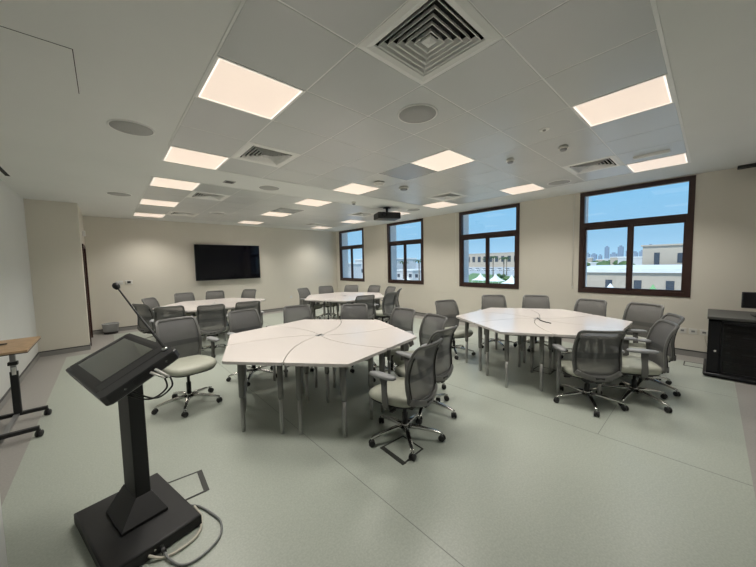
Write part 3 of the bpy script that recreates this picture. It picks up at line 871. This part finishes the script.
# ------------------------------------------------------------------ floor boxes
def floorbox(pts, thick, label):
    """pts: 4 corners; the edge pts[0]-pts[1] is the wide one"""
    c = sum((Vector((*p, 0)) for p in pts), Vector())/4
    t = empty('floor_box', (c.x, c.y, .0018), label=label, cat='floor box')
    q = [Vector((*p, 0))-c for p in pts]
    b = MB()
    for k in range(4):
        a, e = q[k], q[(k+1) % 4]; w = thick if k == 0 else .014
        d_ = (e-a).normalized(); nn = Vector((-d_.y, d_.x, 0))
        if nn.dot(-a) < 0: nn = -nn
        b.prism([tuple(a.xy), tuple(e.xy), tuple((e+nn*w).xy), tuple((a+nn*w).xy)], 0, .003+.0002*k)
    b.build('lid_frame', M['floorbox'], t)
    b = MB(); z = [v*.97 for v in q]; b.prism([tuple(v.xy) for v in z], 0, .0012); b.build('lid_insert', M['floor'], t)
floorbox([(1.67, 1.87), (1.65, 1.58), (1.93, 1.60), (1.95, 1.86)], .04, 'dark framed floor box under the nearest chair')
floorbox([(.46, 2.36), (.47, 2.64), (.20, 2.66), (.19, 2.36)], .035, 'dark framed floor box partly under the console base')
floorbox([(4.75, 1.45), (4.50, 1.45), (4.50, 1.70), (4.75, 1.70)], .03, 'dark framed floor box under the window-side tables')
floorbox([(6.50, .23), (6.24, .23), (6.24, -.03), (6.50, -.03)], .014, 'dark framed floor box between the chairs and the rack')

# ------------------------------------------------------------------ small table at the left wall
t = empty('flip_top_table', (-.78, 4.72, 0), label='narrow light wood topped table on a black wheeled frame by the left wall', cat='table')
b = MB(); b.box(-.195, .185, -.38, .42, .825, .847, .003); b.mi = 1; b.box(-.197, .187, -.382, .422, .818, .8249, .002)
b.build('tabletop', [M['wood'], M['black']], t)
b = MB(); b.box(-.05, .05, -.2, .2, .80, .818); b.build('top_bracket', M['black_metal'], t)
b = MB(); b.sweep([(0.01, .13, .10), (0.01, .13, .55)], rsec(.06, .045), up=Vector((0, 1, 0)), smooth=False); b.build('column', M['black_metal'], t)
b = MB(); b.sweep([(0.01, .13, .54), (0.01, .13, .805)], rsec(.042, .03), up=Vector((0, 1, 0)), smooth=False)
b.build('inner_column', M['grey_metal'], t)
b = MB(); b.box(-.025, .045, .10, .16, .62, .655, .004); cl = b.build('height_clamp', M['black'], t)
b = MB(); b.box(.0, .03, .094, .1, .52, .60, .002); b.build('warning_sticker', M['white_plastic'], cl)
for y in (.15, -.43):
    b = MB(); b.box(-.19, .22, y-.022, y+.022, .07, .105, .004); ft = b.build('foot_bar', M['black_metal'], t)
    for x in (-.16, .215):
        b = MB()
        for s in (-1, 1):
            b.lathe([(.01, s*.004), (.030, s*.006), (.031, s*.02), (.015, s*.024)], n=16, mt=Matrix.Translation((x, y, .031)) @ Matrix.Rotation(R(70), 4, 'Z') @ Matrix.Rotation(R(90), 4, 'X'))
        b.box(x-.012, x+.012, y-.012, y+.012, .035, .071)
        b.build('caster', M['black'], ft)
b = MB(); b.box(-.02, .02, -.41, .13, .075, .10, .003); b.build('cross_bar', M['grey_metal'], t)
b = MB(); b.sweep([(-.97, 4.72, .862), (-.86, 4.755, .862), (-.79, 4.80, .858)], rsec(.03, .018), scales=[1, 1, .6])
tag(b.build('remote_control', M['black']), 'thin black handheld object lying on the light wood table top', 'remote')

# ------------------------------------------------------------------ equipment rack
t = empty('equipment_rack', (5.78, 0, 0), label='low black glass-fronted equipment rack under the right wall', cat='rack')
RW = 1.0; RD = .80; t.location.x = 5.86
b = MB(); z0, z1 = .05, .775
b.box(0, RD, -.03, 0, z0, z1); b.box(0, RD, -RW, -RW+.03, z0, z1); b.box(RD-.02, RD, -RW, 0, z0, z1); b.box(0, RD, -RW, 0, z0, z0+.03); b.box(0, RD, -RW, 0, z1-.03, z1)
b.box(0, .03, -.11, -.03, z0, z1); b.box(0, .03, -.56, -.51, z0, z1)
b.build('cabinet', M['rack'], t)
b = MB(); b.box(-.02, RD+.02, -RW-.01, .012, .776, .812, .006); b.build('top', M['rack_top'], t)
b = MB(); b.box(-.02, RD, -RW-.02, .03, .012, .062, .02); b.build('plinth', M['rack'], t)
for a, c in ((-.50, -.115), (-RW+.03, -.565)):
    b = MB(); b.box(-.012, -.002, a, c, z0+.03, z1-.03); dr = b.build('glass_door', M['smoked'], t)
    b = MB()
    for q in ((a, a+.02, z0+.02, z1-.02), (c-.02, c, z0+.02, z1-.02), (a, c, z0+.02, z0+.045), (a, c, z1-.045, z1-.02)): b.box(-.016, .0, *q)
    b.build('door_edge', M['rack'], dr)
b = MB(); b.lathe([(.012, 0), (.012, .01)], n=14, mt=Matrix.Translation((0, -.07, .36)) @ Matrix.Rotation(R(-90), 4, 'Y')); b.build('lock', M['white_plastic'], t)
for k, (z, h, m_) in enumerate(((.64, .05, 'led'), (.52, .07, 'device'), (.42, .04, 'led'), (.30, .08, 'device'), (.16, .05, 'device'))):
    b = MB(); b.box(.10, .6, -.50, -.12, z, z+h, .004)
    dv_ = tag(b.build('rack_device', M['device']), '%s flat black device behind the smoked glass of the rack' % ('topmost', 'second from top', 'third from top', 'fourth from top', 'lowest')[k], 'device', 'devices in the rack')
    dv_.location = (5.86, 0, 0)
    b = MB(); b.box(.097, .101, -.47, -.40+.1*(k % 2), z+.3*h, z+.55*h); b.box(.097, .101, -.2, -.16, z+.3*h, z+.6*h); b.build('front_display', M['led'], dv_)
    b = MB(); b.box(.05, .7, -.505, -.112, z-.008, z-.001); b.build('shelf', M['rack'], t)
t = empty('small_monitor', (6.18, -.42, .814), R(8), label='small black monitor with a stand on top of the rack', cat='monitor')
b = MB(); b.box(-.02, .02, -.26, .14, .10, .31, .006); b.build('casing', M['black'], t)
b = MB(); b.box(-.022, -.019, -.25, .13, .115, .30); b.build('screen', M['screen'], t)
b = MB(); b.box(0, .02, -.08, -.04, .01, .15); b.box(-.08, .10, -.16, .04, 0, .012, .003); b.build('stand', M['black'], t)

# ------------------------------------------------------------------ outside
GZ = -5.0
b = MB(); b.box(7.6, 1500, -900, 1600, GZ-.5, GZ); struct(b.build('ground', M['ground']), 'pale paved ground outside the windows', 'ground')
b = MB(); b.prism([(52, 22), (120, 50), (150, 88), (84, 56), (48, 34)], GZ, GZ+.03); struct(b.build('lawn', M['lawn']), 'green lawn outside seen through the third window', 'lawn')
def building(name, x0, x1, y0, y1, z1, m, label, wins=(), roof=None, group=None, parap=.5):
    t = empty(name, (x0, (y0+y1)/2, GZ), label=label, cat='building')
    if group: t['group'] = group
    W = (y1-y0)/2; H = z1-GZ
    b = MB(); b.box(0, x1-x0, -W, W, 0, H); b.build('wall', m, t)
    b = MB(); b.box(-.3, x1-x0+.3, -W-.3, W+.3, H, H+parap); b.build('roof', roof or m, t)
    for (yy, zz, w, h) in wins:
        b = MB(); b.box(-.06, .02, yy-w/2, yy+w/2, zz, zz+h); b.build('window', M['win_dark'], t)
    return t
# in front of the big window: low flat building with a white roof, upper block, tents
building('low_building', 54, 84, -14, 17, -.45, M['sand'], 'low pale building with a broad flat white roof outside the large window', [(-14+3.2*k, 2.2, .8, 1.3) for k in range(9)], M['roof_white'])
building('sand_building', 88, 104, 3.2, 10.3, 4.0, M['sand'], 'sand coloured block with one dark window rising behind the white roof', [(1.2, 5.0, .9, 2.6), (-2.4, 5.4, .9, 2.0)], None, parap=.3)
building('long_building', 300, 330, 118, 212, 9.3, M['sand'], 'long sand coloured building with a dark arcade outside the third window', [(-42+6.5*k, 5.2, 3.4, 6.0) for k in range(13)], M['pale_render'])
building('pale_building', 84, 100, 86, 108, 3.0, M['pale_render'], 'pale low building with a white roof outside the second window', [(-9+2.6*k, 2.5, 1.3, 1.6) for k in range(8)], M['roof_white'])
building('pale_building', 52, 68, 84, 108, 1.4, M['pale_render'], 'pale building with a white roof outside the farthest window', [(-10+2.8*k, 2.2, 1.4, 1.6) for k in range(8)], M['roof_white'])
building('low_building', 84, 94, 74, 82, -1.6, M['pale_render'], 'low shed with a pale roof in front of the second window view', [(-6+3*k, 1, 1.3, 1.3) for k in range(5)], M['roof_white'])
rnd = random.Random(3)
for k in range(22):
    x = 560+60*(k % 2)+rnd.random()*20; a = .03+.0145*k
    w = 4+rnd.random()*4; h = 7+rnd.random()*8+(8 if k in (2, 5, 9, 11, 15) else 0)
    t = empty('tower', (x, x*a, GZ), label='distant tower coloured with blue-grey haze on the skyline beyond the windows', cat='tower', group='distant skyline towers')
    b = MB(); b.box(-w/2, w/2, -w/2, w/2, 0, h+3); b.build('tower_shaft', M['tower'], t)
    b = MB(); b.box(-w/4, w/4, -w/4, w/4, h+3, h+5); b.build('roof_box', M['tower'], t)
for k in range(18):
    x = 150+45*(k % 4)+rnd.random()*6; a = .06+.02*k
    w = 3+rnd.random()*2; h = 4.5+rnd.random()*2.4
    t = empty('distant_house', (x, x*a, GZ), label='small pale flat-roofed house in the distance outside the large window', cat='house', group='distant flat-roofed houses')
    b = MB(); b.box(-w/2, w/2, -w, w, 0, h); b.build('wall', M['sand'] if k % 2 else M['pale_render'], t)
    b = MB(); b.box(-w/2-.2, w/2+.2, -w-.2, w+.2, h, h+.4); b.build('roof', M['roof_white'], t)
for k in range(14):
    x = 128+43*(k % 3); a = .10+.016*k
    t = empty('distant_tree', (x, x*a, GZ), label='distant dark green tree among the flat roofed houses outside', cat='tree', group='distant trees outside')
    b = MB(); bmesh.ops.create_icosphere(b.bm, subdivisions=2, radius=1.0)
    for v in b.bm.verts: v.co *= .75+.5*rnd.random(); v.co.x *= 2; v.co.y *= 2.1; v.co.z = v.co.z*1.3+4.3
    b.build('crown', M['leaf'], t, smooth=False)
    b = MB(); b.lathe([(.22, 0), (.15, 3.6)], n=6); b.build('trunk', M['bark'], t)
def tent(x, y, w, z, h, m, label):
    t = empty('canopy_tent', (x, y, GZ), label=label, cat='tent', group='pyramid canopy tents outside')
    b = MB(); hh = z-GZ
    prof = [(1, 0), (.98, .05), (.6, .22), (.3, .5), (.12, .8), (.02, 1)]
    b.rings([[Vector((sx*w*s, sy*w*s, hh-h+h*u)) for sx, sy in ((-1, -1), (1, -1), (1, 1), (-1, 1))] for s, u in prof], smooth=False); b.build('canopy', m, t)
    for sx, sy in ((-1, -1), (1, -1), (1, 1), (-1, 1)):
        b = MB(); b.box(sx*w*.95-.04, sx*w*.95+.04, sy*w*.95-.04, sy*w*.95+.04, 0, hh-h); b.build('tent_pole', M['canvas'], t)
tent(40, 7.2, 1.7, -1.1, 1.6, M['canvas'], 'white pointed canopy tent outside the left pane of the large window')
tent(42, 4.0, 1.2, -1.2, 1.4, M['canvas_green'], 'green pointed canopy tent outside the right pane of the large window')
tent(38, 1.4, 1.0, -1.15, 1.6, M['canvas'], 'white pointed canopy tent beside the green one outside')
for k, (x, y) in enumerate(((78, 39), (80, 44.5), (72, 32), (60, 55), (70, 72))):
    tent(x, y, 1.8, -1.9, 2.0, M['canvas'], 'white pointed canopy tent on the lawn, %s' % ('middle one seen through the third window', 'left one seen through the third window', 'right one seen through the third window', 'near one seen through the second window', 'far one seen through the second window')[k])
for k in range(13):
    y = 82+5.2*k; x = 190
    t = empty('parked_car', (x, y, GZ), label='white parked car in the row before the long sand building', cat='car', group='parked cars outside')
    b = MB(); b.box(-2.1, 2.1, -.9, .9, .3, .95, .15); b.build('car_body', M['canvas'], t)
    b = MB(); b.box(-1.2, 1.3, -.8, .8, .95, 1.5, .2); b.build('cabin', M['win_dark'], t)
    for sx in (-1.3, 1.3):
        for sy in (-.85, .85):
            b = MB(); b.lathe([(.32, -.1), (.32, .1)], n=12, mt=Matrix.Translation((sx, sy, .32)) @ Matrix.Rotation(R(90), 4, 'X')); b.build('wheel', M['black'], t)
def palm(x, y, h, label):
    t = empty('palm_tree', (x, y, GZ), label=label, cat='palm tree', group='palm trees outside')
    b = MB(); b.lathe([(.22, 0), (.16, h*.5), (.18, h)], n=8); b.build('trunk', M['bark'], t)
    b = MB()
    for k in range(14):
        a = k*2.4; d_ = Vector((math.cos(a), math.sin(a), 0)); L = 1.9+.4*math.sin(k*3); lift = .9*math.cos(k*1.3)
        pts = [Vector((0, 0, h)), Vector((0, 0, h))+d_*L*.4+Vector((0, 0, .45+lift*.4)), Vector((0, 0, h))+d_*L*.8+Vector((0, 0, .25+lift*.3)), Vector((0, 0, h))+d_*L+Vector((0, 0, -.35+lift*.2))]
        b.sweep(pts, [(-.22, 0), (0, .05), (.22, 0), (0, -.02)], scales=[.4, 1, .8, .1])
    b.build('crown', M['leaf'], t)
for k, (x, y, h) in enumerate(((110, 56, 7.6), (120, 64, 7.2), (104, 49, 7.0), (76, 71, 6.5), (76, 64, 6.8), (90, 70, 6.2), (130, 60, 7.4))):
    palm(x, y, h, 'palm tree with a tuft of fronds standing outside beyond the lawn')
for k in range(10):
    x, y = 64+6.5*k, 25+3.7*k+1.5*(k % 2)
    t = empty('bush', (x, y, GZ), label='rounded green bush on the lawn outside the third window', cat='bush', group='bushes on the lawn')
    b = MB(); bmesh.ops.create_icosphere(b.bm, subdivisions=2, radius=.8)
    for v in b.bm.verts: v.co *= .8+.4*rnd.random(); v.co.z = v.co.z*.8+.6
    b.build('foliage', M['leaf'], t, smooth=False)
# flat roof of this building's own storey above, so the sun stays outside
b = MB(); b.box(-1.4, 7.3, FY-.4, BY+.4, CZ+.16, CZ+.5); struct(b.build('ceiling_slab', M['plaster']), 'roof slab above the room', 'roof')

# ------------------------------------------------------------------ world, sun, camera
w = bpy.data.worlds.new('sky'); scene.world = w; w.use_nodes = True
n = w.node_tree.nodes; l = w.node_tree.links
bg = n['Background']; tc = n.new('ShaderNodeTexCoord'); sx = n.new('ShaderNodeSeparateXYZ'); cr = n.new('ShaderNodeValToRGB')
l.new(tc.outputs['Generated'], sx.inputs[0]); l.new(sx.outputs['Z'], cr.inputs['Fac']); l.new(cr.outputs['Color'], bg.inputs['Color'])
e = cr.color_ramp.elements
e[0].position = 0; e[0].color = (.36, .56, .74, 1); e[1].position = 1; e[1].color = (.10, .30, .72, 1)
q = e.new(.06); q.color = (.26, .46, .65, 1)
q = e.new(.25); q.color = (.17, .43, .67, 1)
bg.inputs['Strength'].default_value = 1.45
sl = bpy.data.lights.new('sun', 'SUN'); sl.energy = 4.5; sl.angle = R(.6); sl.color = (1, .95, .88)
so = bpy.data.objects.new('sun', sl); col.objects.link(so)
so.rotation_euler = Vector((-.55, -.30, .80)).to_track_quat('Z', 'Y').to_euler()

cam = bpy.data.cameras.new('camera'); co = bpy.data.objects.new('camera', cam); col.objects.link(co)
cam.sensor_fit = 'HORIZONTAL'; cam.sensor_width = 36; cam.lens = 301.367/756*36; cam.clip_end = 3000; cam.clip_start = .05
r = [0.7411506, -0.6710125, -0.0209313]
u = [0.0609031, 0.0361538, 0.9974887]
f = [0.6685706, 0.7405641, -0.0676621]
co.matrix_world = Matrix.Translation((0, 0, 1.6)) @ Matrix(((r[0], u[0], -f[0]), (r[1], u[1], -f[1]), (r[2], u[2], -f[2]))).to_4x4()
scene.camera = co
vs = scene.view_settings
vs.view_transform = 'Standard'; vs.look = 'None'; vs.gamma = 1; vs.use_curve_mapping = False; vs.exposure = 0.0
